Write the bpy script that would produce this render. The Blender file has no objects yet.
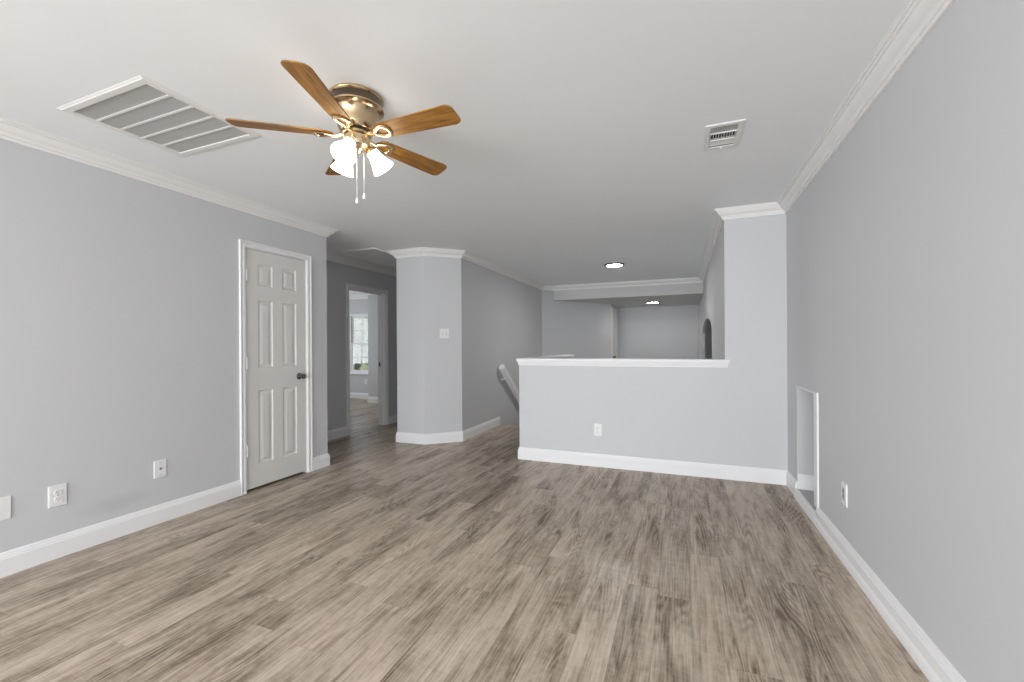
import bpy, bmesh, math, random
from mathutils import Vector, Matrix

S = bpy.context.scene
C = S.collection
random.seed(7)
PI = math.pi

# ------------------------------------------------------------------ camera
EYE = 1.22
YAW = math.atan(170 / 428.0)
ROLL = math.radians(0.35)
cy_, sy_ = math.cos(YAW), math.sin(YAW)
Rv, Fv, Uv = Vector((cy_, sy_, 0)), Vector((-sy_, cy_, 0)), Vector((0, 0, 1))
rx = Rv * math.cos(ROLL) - Uv * math.sin(ROLL)
ux = Rv * math.sin(ROLL) + Uv * math.cos(ROLL)
cam_d = bpy.data.cameras.new('camera')
cam_d.sensor_width = 36
cam_d.lens = 428 * 36 / 1024
cam_d.shift_y = 5 / 1024
cam_d.clip_start = 0.02
cam_d.clip_end = 500
cam = bpy.data.objects.new('camera', cam_d)
C.objects.link(cam)
m = Matrix.Identity(4)
for i in range(3):
    m[i][0], m[i][1], m[i][2] = rx[i], ux[i], -Fv[i]
m[2][3] = EYE
cam.matrix_world = m
S.camera = cam

# ------------------------------------------------------------------ sky, daylight, exposure
S.view_settings.view_transform = 'Standard'
S.view_settings.look = 'None'
S.view_settings.gamma = 1
S.view_settings.use_curve_mapping = False
S.view_settings.exposure = -0.07
S.cycles.use_denoising = True
S.cycles.max_bounces = 12
S.cycles.diffuse_bounces = 8
S.cycles.sample_clamp_indirect = 4

W = bpy.data.worlds.new('sky')
S.world = W
W.use_nodes = True
wn = W.node_tree.nodes
wb = wn['Background']
wb.inputs[0].default_value = (0.90, 0.95, 1.0, 1)
wb.inputs[1].default_value = 0.9


def daylight(name, loc, aim, sx, sz, watts, col=(0.925, 0.962, 1.0)):
    """area lamp at one wall opening"""
    d = bpy.data.lights.new(name, 'AREA')
    d.shape = 'RECTANGLE'
    d.size, d.size_y = sx, sz
    d.energy = watts
    d.color = col
    o = bpy.data.objects.new(name, d)
    C.objects.link(o)
    o.location = loc
    o.rotation_euler = Vector(aim).to_track_quat('-Z', 'Z').to_euler()
    return o


REAR = -4.2
daylight('daylight_rear_window', (-2.35, REAR - 0.02, 1.30), (0, 1, -0.50), 1.7, 1.7, 168)
daylight('daylight_rear_window', (-0.25, REAR - 0.02, 1.30), (0, 1, -0.50), 1.7, 1.7, 182)
daylight('left_side_fill', (-3.42, -2.95, 1.30), (1, 0.9, -0.60), 1.5, 1.7, 105)  # added fill at an unseen opening, brightens the right wall
daylight('bedroom_side_fill', (-8.52, 6.3, 1.4), (1, 0, 0), 1.3, 1.4, 40)  # added fill from an unseen side opening, lights the bedroom

# ------------------------------------------------------------------ node helpers


class NT:
    def __init__(self, name):
        self.m = bpy.data.materials.new(name)
        self.m.use_nodes = True
        self.t = self.m.node_tree
        self.b = self.t.nodes['Principled BSDF']

    def n(self, kind, **kw):
        nd = self.t.nodes.new(kind)
        for k, v in kw.items():
            setattr(nd, k, v)
        return nd

    def put(self, sock, v):
        if hasattr(v, 'is_output') or isinstance(v, bpy.types.NodeSocket):
            self.t.links.new(v, sock)
        else:
            sock.default_value = v

    def math(self, op, a, b=0.0, c=0.0):
        nd = self.n('ShaderNodeMath', operation=op)
        self.put(nd.inputs[0], a)
        self.put(nd.inputs[1], b)
        self.put(nd.inputs[2], c)
        return nd.outputs[0]

    def mix(self, f, a, b, mode='MIX'):
        nd = self.n('ShaderNodeMix', data_type='RGBA', blend_type=mode)
        self.put(nd.inputs[0], f)
        self.put(nd.inputs[6], a)
        self.put(nd.inputs[7], b)
        return nd.outputs[2]

    def ramp(self, f, stops):
        nd = self.n('ShaderNodeValToRGB')
        cr = nd.color_ramp
        while len(cr.elements) < len(stops):
            cr.elements.new(0.5)
        for e, (p, c) in zip(cr.elements, stops):
            e.position = p
            e.color = (c, c, c, 1) if isinstance(c, (int, float)) else (*c, 1)
        self.put(nd.inputs[0], f)
        return nd.outputs[0]

    def xyz(self, x, y, z):
        nd = self.n('ShaderNodeCombineXYZ')
        for i, v in enumerate((x, y, z)):
            self.put(nd.inputs[i], v)
        return nd.outputs[0]

    def noise(self, vec, scale=5.0, detail=3.0, rough=0.5, dist=0.0):
        nd = self.n('ShaderNodeTexNoise')
        self.put(nd.inputs['Vector'], vec)
        nd.inputs['Scale'].default_value = scale
        nd.inputs['Detail'].default_value = detail
        nd.inputs['Roughness'].default_value = rough
        nd.inputs['Distortion'].default_value = dist
        return nd.outputs[0]

    def bump(self, h, strength=0.1, dist=0.01):
        nd = self.n('ShaderNodeBump')
        nd.inputs['Strength'].default_value = strength
        nd.inputs['Distance'].default_value = dist
        self.put(nd.inputs['Height'], h)
        self.t.links.new(nd.outputs[0], self.b.inputs['Normal'])

    def set(self, **kw):
        for k, v in kw.items():
            self.put(self.b.inputs[k.replace('_', ' ')], v)
        return self


def paint(name, col, rough=0.6, bump=0.04, scale=160):
    q = NT(name)
    co = q.n('ShaderNodeTexCoord').outputs['Object']
    f = q.noise(co, 1.3, 2)
    q.set(Base_Color=q.mix(f, (*[c * 0.985 for c in col], 1), (*[min(1, c * 1.015) for c in col], 1)), Roughness=rough)
    if bump:
        q.bump(q.noise(co, scale, 2), bump, 0.002)
    return q


def plain(name, col, rough=0.5, metal=0.0):
    q = NT(name)
    co = q.n('ShaderNodeTexCoord').outputs['Object']
    f = q.noise(co, 30, 2)
    q.set(Base_Color=q.mix(f, (*[c * 0.96 for c in col], 1), (*[min(1, c * 1.03) for c in col], 1)), Roughness=rough, Metallic=metal)
    return q.m


def glow(name, col, strength):
    q = NT(name)
    q.set(Base_Color=(*[0.8 * c for c in col], 1), Roughness=0.4, Emission_Color=(*col, 1), Emission_Strength=strength)
    return q.m


WALLC = (0.565, 0.572, 0.588)
M_wall = paint('grey_wall_paint', WALLC, 0.62).m


def left_wall_mat():
    q = paint('grey_wall_paint_with_smudge', WALLC, 0.62)
    # a faint dirty smudge above the baseboard
    co = q.n('ShaderNodeTexCoord').outputs['Object']
    sp = q.n('ShaderNodeSeparateXYZ')
    q.t.links.new(co, sp.inputs[0])
    dy = q.math('DIVIDE', q.math('SUBTRACT', sp.outputs[1], 1.62), 0.22)
    dz = q.math('DIVIDE', q.math('SUBTRACT', sp.outputs[2], 0.22), 0.06)
    r2 = q.math('ADD', q.math('MULTIPLY', dy, dy), q.math('MULTIPLY', dz, dz))
    f = q.math('MULTIPLY', q.math('SUBTRACT', 1.0, r2), q.noise(co, 14, 3))
    f = q.math('MULTIPLY', q.math('MAXIMUM', f, 0.0), 0.45)
    old = q.b.inputs['Base Color'].links[0].from_socket
    q.set(Base_Color=q.mix(f, old, (0.33, 0.335, 0.345, 1)))
    return q.m


M_wall_left = left_wall_mat()
M_ceil = paint('ceiling_paint', (0.865, 0.885, 0.900), 0.75, 0.06, 120).m
M_soffit = paint('shaded_ceiling_paint', (0.56, 0.56, 0.55), 0.75, 0.06, 120).m  # ceiling paint darkened for the soffit, shade put into its colour
M_trim = paint('white_trim_paint', (0.79, 0.79, 0.80), 0.38, 0).m
M_crown = paint('white_crown_paint', (0.80, 0.795, 0.785), 0.42, 0).m
M_door = paint('white_door_paint', (0.68, 0.675, 0.65), 0.42, 0.02, 60).m
M_plate = plain('white_plastic', (0.78, 0.78, 0.78), 0.35)
M_slot = plain('dark_slot', (0.06, 0.06, 0.06), 0.6)
M_screw = plain('grey_screw', (0.4, 0.4, 0.4), 0.4, 0.6)
M_grille = plain('white_painted_steel', (0.78, 0.775, 0.76), 0.45)
M_louver = plain('grey_louver_steel', (0.40, 0.40, 0.39), 0.55)
M_duct = plain('dark_duct', (0.03, 0.03, 0.03), 0.8)
M_ductgrey = plain('grey_filter', (0.22, 0.22, 0.215), 0.9)
M_brass = plain('antique_brass', (0.56, 0.425, 0.26), 0.20, 1.0)
M_darkbrass = plain('dark_polished_brass', (0.15, 0.12, 0.09), 0.13, 1.0)
M_brassl = plain('light_brass', (0.80, 0.62, 0.40), 0.22, 1.0)
M_black = plain('gap_black', (0.02, 0.02, 0.02), 0.5)  # for the open gaps in the fan, their shade put into the colour
M_nickel = plain('dark_nickel', (0.20, 0.19, 0.175), 0.14, 1.0)
M_steel = plain('brushed_steel', (0.45, 0.45, 0.45), 0.35, 1.0)
M_rim = plain('bronze_rim', (0.16, 0.15, 0.14), 0.4, 0.7)
M_shade = glow('lit_frosted_glass', (1.0, 0.955, 0.87), 8.0)
M_lens = glow('lit_lens', (1.0, 0.98, 0.95), 165.0)
M_lens_dim = glow('dimmer_lit_lens', (1.0, 0.98, 0.95), 62.0)
M_concrete = plain('grey_niche_floor', (0.46, 0.47, 0.48), 0.7)
M_chain = plain('pale_chain_metal', (0.80, 0.78, 0.74), 0.35, 0.6)
M_bounce = plain('pale_bounce_floor', (0.62, 0.61, 0.59), 0.95)  # pale colour chosen to bounce light upward
M_bark = plain('bark', (0.12, 0.09, 0.06), 0.9)


def leaf_mat(name, a, b):
    q = NT(name)
    co = q.n('ShaderNodeTexCoord').outputs['Object']
    f = q.noise(co, 2.2, 3)
    q.set(Base_Color=q.mix(q.ramp(f, [(0.35, 0.0), (0.65, 1.0)]), (*a, 1), (*b, 1)), Roughness=0.7)
    return q.m


M_leaf = leaf_mat('green_leaves', (0.10, 0.17, 0.08), (0.28, 0.38, 0.18))
M_leaf2 = leaf_mat('blue_green_leaves', (0.12, 0.19, 0.14), (0.30, 0.40, 0.26))
M_lawn = leaf_mat('lawn', (0.36, 0.42, 0.17), (0.52, 0.56, 0.27))


def glass_mat():
    q = NT('window_glass')
    tr = q.n('ShaderNodeBsdfTransparent')
    gl = q.n('ShaderNodeBsdfGlossy')
    gl.inputs['Roughness'].default_value = 0.02
    mx = q.n('ShaderNodeMixShader')
    mx.inputs[0].default_value = 0.06
    q.t.links.new(tr.outputs[0], mx.inputs[1])
    q.t.links.new(gl.outputs[0], mx.inputs[2])
    out = [n for n in q.t.nodes if n.type == 'OUTPUT_MATERIAL'][0]
    q.t.links.new(mx.outputs[0], out.inputs[0])
    return q.m


M_glass = glass_mat()


def wood_blade():
    q = NT('golden_oak_blade')
    co = q.n('ShaderNodeTexCoord').outputs['Object']
    sp = q.n('ShaderNodeSeparateXYZ')
    q.t.links.new(co, sp.inputs[0])
    v = q.xyz(q.math('MULTIPLY', sp.outputs[0], 4.0), q.math('MULTIPLY', sp.outputs[1], 42.0), sp.outputs[2])
    f = q.noise(v, 1.6, 4, 0.6, 0.6)
    c = q.ramp(f, [(0.28, (0.10, 0.038, 0.006)), (0.48, (0.265, 0.117, 0.018)), (0.72, (0.41, 0.205, 0.038))])
    q.set(Base_Color=c, Roughness=0.52)
    return q.m


M_blade = wood_blade()


def floor_mat():
    q = NT('grey_brown_plank_floor')
    co = q.n('ShaderNodeTexCoord').outputs['Object']
    sp = q.n('ShaderNodeSeparateXYZ')
    q.t.links.new(co, sp.inputs[0])
    x, y = sp.outputs[0], sp.outputs[1]
    PW, PL = 0.152, 1.22
    u = q.math('DIVIDE', q.math('ADD', x, 20.03), PW)
    row = q.math('FLOOR', u)
    fu = q.math('FRACT', u)
    wn1 = q.n('ShaderNodeTexWhiteNoise', noise_dimensions='1D')
    q.put(wn1.inputs['W'], row)
    v = q.math('ADD', q.math('DIVIDE', q.math('ADD', y, 20.0), PL), q.math('MULTIPLY', wn1.outputs[0], 7.0))
    idx = q.math('FLOOR', v)
    fv = q.math('FRACT', v)
    wn2 = q.n('ShaderNodeTexWhiteNoise', noise_dimensions='2D')
    q.put(wn2.inputs['Vector'], q.xyz(row, idx, 0.0))
    rnd = wn2.outputs[0]
    sc = q.n('ShaderNodeSeparateColor')
    q.t.links.new(wn2.outputs[1], sc.inputs[0])
    r1, r2, r3 = sc.outputs[0], sc.outputs[1], sc.outputs[2]
    ox, oy = q.math('MULTIPLY', r1, 37.0), q.math('MULTIPLY', r2, 53.0)
    # fine straight grain
    g1 = q.noise(q.xyz(q.math('MULTIPLY_ADD', x, 110.0, ox), q.math('MULTIPLY_ADD', y, 4.5, oy), r3), 1.0, 4, 0.62, 0.3)
    # broad blotches running along the board
    g2 = q.noise(q.xyz(q.math('MULTIPLY_ADD', x, 11.0, oy), q.math('MULTIPLY_ADD', y, 1.9, ox), r1), 1.0, 3, 0.55, 0.8)
    # cathedral figure: rings of a stretched noise field
    fld = q.noise(q.xyz(q.math('MULTIPLY_ADD', x, 8.0, ox), q.math('MULTIPLY_ADD', y, 0.9, oy), r2), 1.0, 1.0, 0.4, 0.2)
    rg = q.math('FRACT', q.math('MULTIPLY', fld, 21.0))
    ring = q.math('ABSOLUTE', q.math('SUBTRACT', q.math('MULTIPLY', rg, 2.0), 1.0))
    fine = q.noise(q.xyz(q.math('MULTIPLY', x, 30.0), q.math('MULTIPLY', y, 24.0), 0.0), 1.0, 4, 0.65)
    # saw marks across the board
    saw = q.noise(q.xyz(q.math('MULTIPLY_ADD', x, 5.0, ox), q.math('MULTIPLY', y, 120.0), r1), 1.0, 2, 0.5)
    msk = q.ramp(q.noise(q.xyz(q.math('MULTIPLY_ADD', x, 5.0, oy), q.math('MULTIPLY_ADD', y, 1.6, ox), r3), 1.0, 2, 0.5), [(0.42, 0.0), (0.62, 1.0)])
    t = q.math('MULTIPLY', g1, 0.52)
    t = q.math('ADD', t, q.math('MULTIPLY', g2, 0.58))
    t = q.math('ADD', t, q.math('MULTIPLY', q.math('SUBTRACT', ring, 0.5), q.math('MULTIPLY', msk, 0.16)))
    t = q.math('SUBTRACT', t, q.math('MULTIPLY', msk, 0.075))
    t = q.math('ADD', t, q.math('MULTIPLY', fine, 0.22))
    t = q.math('ADD', t, q.math('MULTIPLY', saw, 0.07))
    t = q.math('ADD', t, q.math('MULTIPLY', q.math('SUBTRACT', rnd, 0.5), 0.13))
    t = q.math('SUBTRACT', t, 0.120)
    c = q.ramp(t, [(0.33, (0.130, 0.098, 0.072)), (0.46, (0.285, 0.230, 0.178)), (0.60, (0.445, 0.375, 0.305)), (0.80, (0.600, 0.525, 0.445))])
    hue = q.mix(q.math('MULTIPLY', r1, 0.35), c, q.mix(1.0, c, (1.0, 0.93, 0.88, 1), 'MULTIPLY'))
    # knots and dark cracks
    kn = q.n('ShaderNodeTexVoronoi')
    q.put(kn.inputs['Vector'], q.xyz(q.math('MULTIPLY_ADD', x, 9.0, ox), q.math('MULTIPLY_ADD', y, 2.6, oy), 0.0))
    kn.inputs['Scale'].default_value = 0.55
    k = q.ramp(kn.outputs['Distance'], [(0.03, 0.75), (0.13, 0.0)])
    k = q.math('MULTIPLY', k, q.ramp(fine, [(0.40, 0.0), (0.60, 1.0)]))
    col = q.mix(k, hue, (0.055, 0.040, 0.030, 1))
    # seams
    e1 = q.math('MINIMUM', fu, q.math('SUBTRACT', 1.0, fu))
    e2 = q.math('MULTIPLY', q.math('MINIMUM', fv, q.math('SUBTRACT', 1.0, fv)), PL / PW)
    e = q.math('MINIMUM', e1, e2)
    seam = q.ramp(e, [(0.004, 1.0), (0.014, 0.0)])
    col = q.mix(q.math('MULTIPLY', seam, 0.28), col, (0.07, 0.055, 0.042, 1))
    rr = q.math('MULTIPLY_ADD', g1, 0.14, 0.25)
    q.set(Base_Color=col, Roughness=rr)
    q.b.inputs['Specular IOR Level'].default_value = 0.12
    q.bump(q.math('SUBTRACT', t, q.math('MULTIPLY', seam, 0.6)), 0.12, 0.004)
    return q.m


M_floor = floor_mat()

# ------------------------------------------------------------------ mesh helpers


def obj(name, bm, mat=None, parent=None, smooth=None, loc=None):
    bmesh.ops.recalc_face_normals(bm, faces=bm.faces)
    me = bpy.data.meshes.new(name)
    if smooth is not None:
        lim = math.radians(smooth)
        for f in bm.faces:
            f.smooth = True
        for e in bm.edges:
            if len(e.link_faces) != 2 or e.calc_face_angle(0) > lim:
                e.smooth = False
    bm.to_mesh(me)
    bm.free()
    o = bpy.data.objects.new(name, me)
    C.objects.link(o)
    for mm in (mat if isinstance(mat, (list, tuple)) else [mat]):
        if mm:
            me.materials.append(mm)
    if parent:
        o.parent = parent
    if loc:
        o.location = loc
    return o


def struct(name, bm, mat, parent=None, smooth=None):
    o = obj(name, bm, mat, parent, smooth)
    if parent is None:
        o['kind'] = 'structure'
    return o


def tag(o, label, cat, group=None):
    o['label'] = label
    o['category'] = cat
    if group:
        o['group'] = group
    return o


def thing(name, label, cat, loc=(0, 0, 0), rotz=0.0, group=None):
    o = bpy.data.objects.new(name, None)
    o.empty_display_size = 0.1
    C.objects.link(o)
    o.location = loc
    o.rotation_euler = (0, 0, rotz)
    return tag(o, label, cat, group)


def add_box(bm, a, b, mat_i=0):
    x0, y0, z0 = a
    x1, y1, z1 = b
    vs = [bm.verts.new(p) for p in ((x0, y0, z0), (x1, y0, z0), (x1, y1, z0), (x0, y1, z0), (x0, y0, z1), (x1, y0, z1), (x1, y1, z1), (x0, y1, z1))]
    for q in ((0, 1, 2, 3), (4, 5, 6, 7), (0, 1, 5, 4), (1, 2, 6, 5), (2, 3, 7, 6), (3, 0, 4, 7)):
        f = bm.faces.new([vs[i] for i in q])
        f.material_index = mat_i
    return vs


def bevel_all(bm, w, seg=2):
    bmesh.ops.recalc_face_normals(bm, faces=bm.faces)
    bmesh.ops.bevel(bm, geom=list(bm.edges), offset=w, segments=seg, profile=0.7, affect='EDGES', clamp_overlap=True)


def box_bm(a, b, bev=0.0, seg=2):
    bm = bmesh.new()
    add_box(bm, a, b)
    if bev:
        bevel_all(bm, bev, seg)
    return bm


def lathe(bm, prof, n=40, M=None, closed=False):
    """prof: (r, z) from one end to the other, spun about z, then moved by matrix M"""
    rings = []
    for r, z in prof:
        if r < 1e-6:
            rings.append([bm.verts.new((0, 0, z))])
        else:
            rings.append([bm.verts.new((r * math.cos(2 * PI * i / n), r * math.sin(2 * PI * i / n), z)) for i in range(n)])
    seq = list(zip(rings, rings[1:]))
    if closed:
        seq.append((rings[-1], rings[0]))
    for a, b in seq:
        for i in range(n):
            j = (i + 1) % n
            if len(a) == 1 and len(b) == 1:
                continue
            if len(a) == 1:
                bm.faces.new((a[0], b[i], b[j]))
            elif len(b) == 1:
                bm.faces.new((a[i], a[j], b[0]))
            else:
                bm.faces.new((a[i], a[j], b[j], b[i]))
    if M is not None:
        vs = [v for r in rings for v in r]
        bmesh.ops.transform(bm, matrix=M, verts=vs)
    return bm


def tube(bm, pts, r, n=10, cap=True):
    pts = [Vector(p) for p in pts]
    rings = []
    for i, p in enumerate(pts):
        d = (pts[min(i + 1, len(pts) - 1)] - pts[max(i - 1, 0)]).normalized()
        up = Vector((0, 0, 1)) if abs(d.z) < 0.95 else Vector((1, 0, 0))
        a = d.cross(up).normalized()
        b = a.cross(d)
        rr = r[i] if isinstance(r, (list, tuple)) else r
        rings.append([bm.verts.new(p + (a * math.cos(2 * PI * k / n) + b * math.sin(2 * PI * k / n)) * rr) for k in range(n)])
    for a, b in zip(rings, rings[1:]):
        for k in range(n):
            bm.faces.new((a[k], a[(k + 1) % n], b[(k + 1) % n], b[k]))
    if cap:
        bm.faces.new(rings[0])
        bm.faces.new(rings[-1])
    return bm


def prism(bm, poly, z0, z1):
    lo = [bm.verts.new((x, y, z0)) for x, y in poly]
    hi = [bm.verts.new((x, y, z1)) for x, y in poly]
    bm.faces.new(lo)
    bm.faces.new(hi)
    for i in range(len(poly)):
        j = (i + 1) % len(poly)
        bm.faces.new((lo[i], lo[j], hi[j], hi[i]))
    return bm


def cells(bm, us, zs, solid, put, t):
    """slab of grid cells with holes; put(u, z, depth) gives the point"""
    cache = {}

    def V(i, k, s):
        key = (i, k, s)
        if key not in cache:
            cache[key] = bm.verts.new(put(us[i], zs[k], t * s))
        return cache[key]
    nu, nz = len(us) - 1, len(zs) - 1

    def ok(i, k):
        return 0 <= i < nu and 0 <= k < nz and solid((us[i] + us[i + 1]) / 2, (zs[k] + zs[k + 1]) / 2)
    for i in range(nu):
        for k in range(nz):
            if not ok(i, k):
                continue
            for s in (0, 1):
                bm.faces.new((V(i, k, s), V(i + 1, k, s), V(i + 1, k + 1, s), V(i, k + 1, s)))
            for di, dk, a, b in ((-1, 0, (i, k), (i, k + 1)), (1, 0, (i + 1, k), (i + 1, k + 1)), (0, -1, (i, k), (i + 1, k)), (0, 1, (i, k + 1), (i + 1, k + 1))):
                if not ok(i + di, k + dk):
                    bm.faces.new((V(*a, 0), V(*b, 0), V(*b, 1), V(*a, 1)))


def wall_bm(p0, p1, z0=0.0, z1=2.44, t=0.12, holes=(), e0=0.0, e1=0.0, bm=None):
    """wall from p0 to p1, the room on its right, thickness to its left"""
    bm = bm or bmesh.new()
    a, b = Vector(p0), Vector(p1)
    d = (b - a).normalized()
    L = (b - a).length
    nrm = Vector((-d.y, d.x))
    us = sorted({-e0, L + e1, *[h[0] for h in holes], *[h[1] for h in holes]})
    zs = sorted({z0, z1, *[h[2] for h in holes], *[h[3] for h in holes]})

    def solid(u, z):
        return not any(h[0] < u < h[1] and h[2] < z < h[3] for h in holes)

    def put(u, z, dep):
        q = a + d * u + nrm * dep
        return (q.x, q.y, z)
    cells(bm, us, zs, solid, put, t)
    return bm


def sweep(path, prof, closed_profile=True, bm=None):
    """mitred moulding: prof is (distance into the room, z); the room lies right of the path"""
    bm = bm or bmesh.new()
    P = [Vector(p) for p in path]
    rings = []
    for i, p in enumerate(P):
        ds = []
        if i > 0:
            ds.append((P[i] - P[i - 1]).normalized())
        if i < len(P) - 1:
            ds.append((P[i + 1] - P[i]).normalized())
        ns = [Vector((d.y, -d.x)) for d in ds]
        if len(ns) == 1:
            off = ns[0]
        else:
            s = ns[0] + ns[1]
            off = s / (1 + ns[0].dot(ns[1]))
        rings.append([bm.verts.new((p.x + off.x * d, p.y + off.y * d, z)) for d, z in prof])
    n = len(prof)
    for a, b in zip(rings, rings[1:]):
        for k in range(n):
            j = (k + 1) % n
            bm.faces.new((a[k], a[j], b[j], b[k]))
    bm.faces.new(rings[0])
    bm.faces.new(rings[-1])
    return bm


def offset_poly(poly, d):
    """outward offset of a counter-clockwise polygon"""
    out = []
    n = len(poly)
    for i in range(n):
        a, b, c = Vector(poly[i - 1]), Vector(poly[i]), Vector(poly[(i + 1) % n])
        d1, d2 = (b - a).normalized(), (c - b).normalized()
        n1, n2 = Vector((d1.y, -d1.x)), Vector((d2.y, -d2.x))
        o = (n1 + n2) / (1 + n1.dot(n2))
        out.append((b.x + o.x * d, b.y + o.y * d))
    return out


CEIL = 2.44
CROWN = [(0, 2.352), (0.013, 2.352), (0.014, 2.368), (0.023, 2.369), (0.025, 2.377), (0.031, 2.385), (0.044, 2.392), (0.056, 2.405),
         (0.062, 2.419), (0.072, 2.420), (0.073, 2.429), (0.084, 2.430), (0.085, 2.437), (0.092, 2.438), (0.092, 2.445), (0, 2.445)]
BASE = [(0, 0), (0.016, 0), (0.016, 0.094), (0.013, 0.099), (0.013, 0.105), (0.009, 0.110), (0.008, 0.120), (0.004, 0.127), (0, 0.128)]
BASE_SHOE = [(0, 0), (0.024, 0), (0.024, 0.010), (0.0225, 0.026), (0.018, 0.040), (0.014, 0.046), (0.014, 0.094), (0.011, 0.099), (0.011, 0.105), (0.008, 0.110), (0.007, 0.120), (0.004, 0.127), (0, 0.128)]

# ------------------------------------------------------------------ plan
XL, XR = -3.40, 0.847            # left and right walls of the main room
YC = 3.395                        # end of the left wall
XH = -4.30                       # hall wall with the bedroom doorway
XS = -2.635                       # stair wall
YH = 4.33                        # half wall
XG = -1.638                      # guard side of the half wall
XF = 0.362                        # foyer right wall
D_Y0, D_Y1, D_Z = 2.507, 3.138, 2.066    # closet door opening
B_Y0, B_Y1, B_Z = 4.685, 5.475, 2.048      # bedroom doorway
COL = [(-3.40, 7.0), (-3.40, 4.56), (-2.99, 4.56), (XS, 4.88), (XS, 8.28)]
DG0, DG1 = (XS, 8.28), (-1.478, 9.75)
YF = 10.92

# ------------------------------------------------------------------ structure: floor, ceiling
bm = bmesh.new()
xs = [-8.6, -2.9, XS - .05, XG + .05, 1.8]
ys = [REAR - 0.15, 6.10, 8.24, 8.6, 11.5]
cells(bm, xs, ys, lambda u, v: not (XS - .05 < u < XG + .05 and 6.10 < v < 8.6) and not (u < -2.9 and v > 8.24), lambda u, v, d: (u, v, -d), 0.24)
struct('floor', bm, M_floor)

bm = bmesh.new()
prism(bm, [(XG + .12, YH + .12), (XF, YH + .12), (XF, YF), (-1.478, YF), (-1.478, 9.75), (XG + .12, 9.45)], -0.005, 0.012)
struct('floor_bounce', bm, M_bounce)  # unseen pale floor added behind the half wall to bounce light onto the ceiling

G0, G1 = (-2.946, 1.165), (-2.236, 1.765)     # return grille, outer
V0, V1 = (0.126, 2.618), (0.330, 2.943)       # supply vent, outer
hol = [(G0[0] + .045, G1[0] - .045, G0[1] + .045, G1[1] - .045), (V0[0] + .03, V1[0] - .03, V0[1] + .035, V1[1] - .03)]
bm = bmesh.new()
xs = sorted({-8.6, -2.9, 1.8, *[h[0] for h in hol], *[h[1] for h in hol]})
ys = sorted({REAR - 0.15, 8.24, 11.5, *[h[2] for h in hol], *[h[3] for h in hol]})
cells(bm, xs, ys, lambda u, v: not any(h[0] < u < h[1] and h[2] < v < h[3] for h in hol) and not (u < -2.9 and v > 8.24), lambda u, v, d: (u, v, CEIL + d), 0.10)
struct('ceiling', bm, M_ceil)

# ------------------------------------------------------------------ structure: walls
struct('wall_left', wall_bm((XL, REAR), (XL, YC), holes=[(D_Y0 - REAR, D_Y1 - REAR, 0, D_Z), (-3.7 - REAR, -2.2 - REAR, 0.45, 2.15)]), M_wall_left)
struct('wall_vestibule', wall_bm((XL - 0.12, YC), (XH, YC), e1=0.12), M_wall)
struct('wall_hall', wall_bm((XH, 2.2), (XH, 7.0), holes=[(B_Y0 - 2.2, B_Y1 - 2.2, 0, B_Z)], e1=0.12, t=0.13), M_wall)
struct('wall_hall_end', wall_bm((XH, 7.0), (-3.40, 7.0), e1=0.12), M_wall)
struct('wall_passage', wall_bm(COL[0], COL[1], e1=-0.12), M_wall)
struct('wall_corner', wall_bm(COL[1], COL[2]), M_wall)
struct('wall_corner_angled', wall_bm(COL[2], COL[3]), M_wall)
struct('wall_stair', wall_bm(COL[3], COL[4], z0=-2.7, e1=0.0), M_wall)
struct('wall_angled', wall_bm(DG0, DG1), M_wall)
struct('wall_alcove', wall_bm(DG1, (-1.478, YF), e1=0.12), M_wall)
struct('wall_far', wall_bm((-1.478, YF), (XF, YF), e1=0.12), M_wall)
# foyer side wall with the arched opening
AY0, AY1, ASP, ATOP = 6.15, 8.85, 1.39, 1.635
bm = wall_bm((XF, YF), (XF, YH), e1=-0.12, t=0.04, holes=[(YF - AY1, YF - AY0, 0.30, ATOP)])
N = 28
ac, ah = (AY0 + AY1) / 2, (AY1 - AY0) / 2
pts = []
for i in range(N + 1):
    a = PI * i / N
    pts.append((ac - ah * math.cos(a), ASP + (ATOP - ASP) * math.sin(a)))
for (y0, z0), (y1, z1) in zip(pts, pts[1:]):
    vv = []
    for x in (XF, XF + 0.04):
        vv.append([bm.verts.new((x, y, z)) for y, z in ((y0, z0), (y1, z1), (y1, ATOP), (y0, ATOP))])
    bm.faces.new(vv[0])
    bm.faces.new(vv[1])
    bm.faces.new((vv[0][0], vv[0][1], vv[1][1], vv[1][0]))
struct('wall_foyer', bm, M_wall)
bm = bmesh.new()
wall_bm((1.6, 11.3), (1.6, 5.0), bm=bm)
wall_bm((XF + .04, 11.3), (1.6, 11.3), bm=bm, e1=.12)
wall_bm((1.6, 5.0), (XF + .04, 5.0), bm=bm, e0=.12)
struct('wall_behind_arch', bm, M_wall)
struct('wall_return', wall_bm((XF, YH), (XR, YH), e1=0.12), M_wall)
NY0, NY1, NZ0, NZ1 = 3.45, 4.005, 0.070, 0.885     # niche in the right wall
struct('wall_right', wall_bm((XR, YH), (XR, REAR), holes=[(YH - NY1, YH - NY0, NZ0, NZ1)], e1=0.12), M_wall)
WZ0, WZ1 = 0.45, 2.15
struct('wall_rear', wall_bm((XR, REAR), (XL, REAR), holes=[(XR + 0.25 - .85, XR + 0.25 + .85, WZ0, WZ1), (XR + 2.35 - .85, XR + 2.35 + .85, WZ0, WZ1)], e1=0.12), M_wall)
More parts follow.
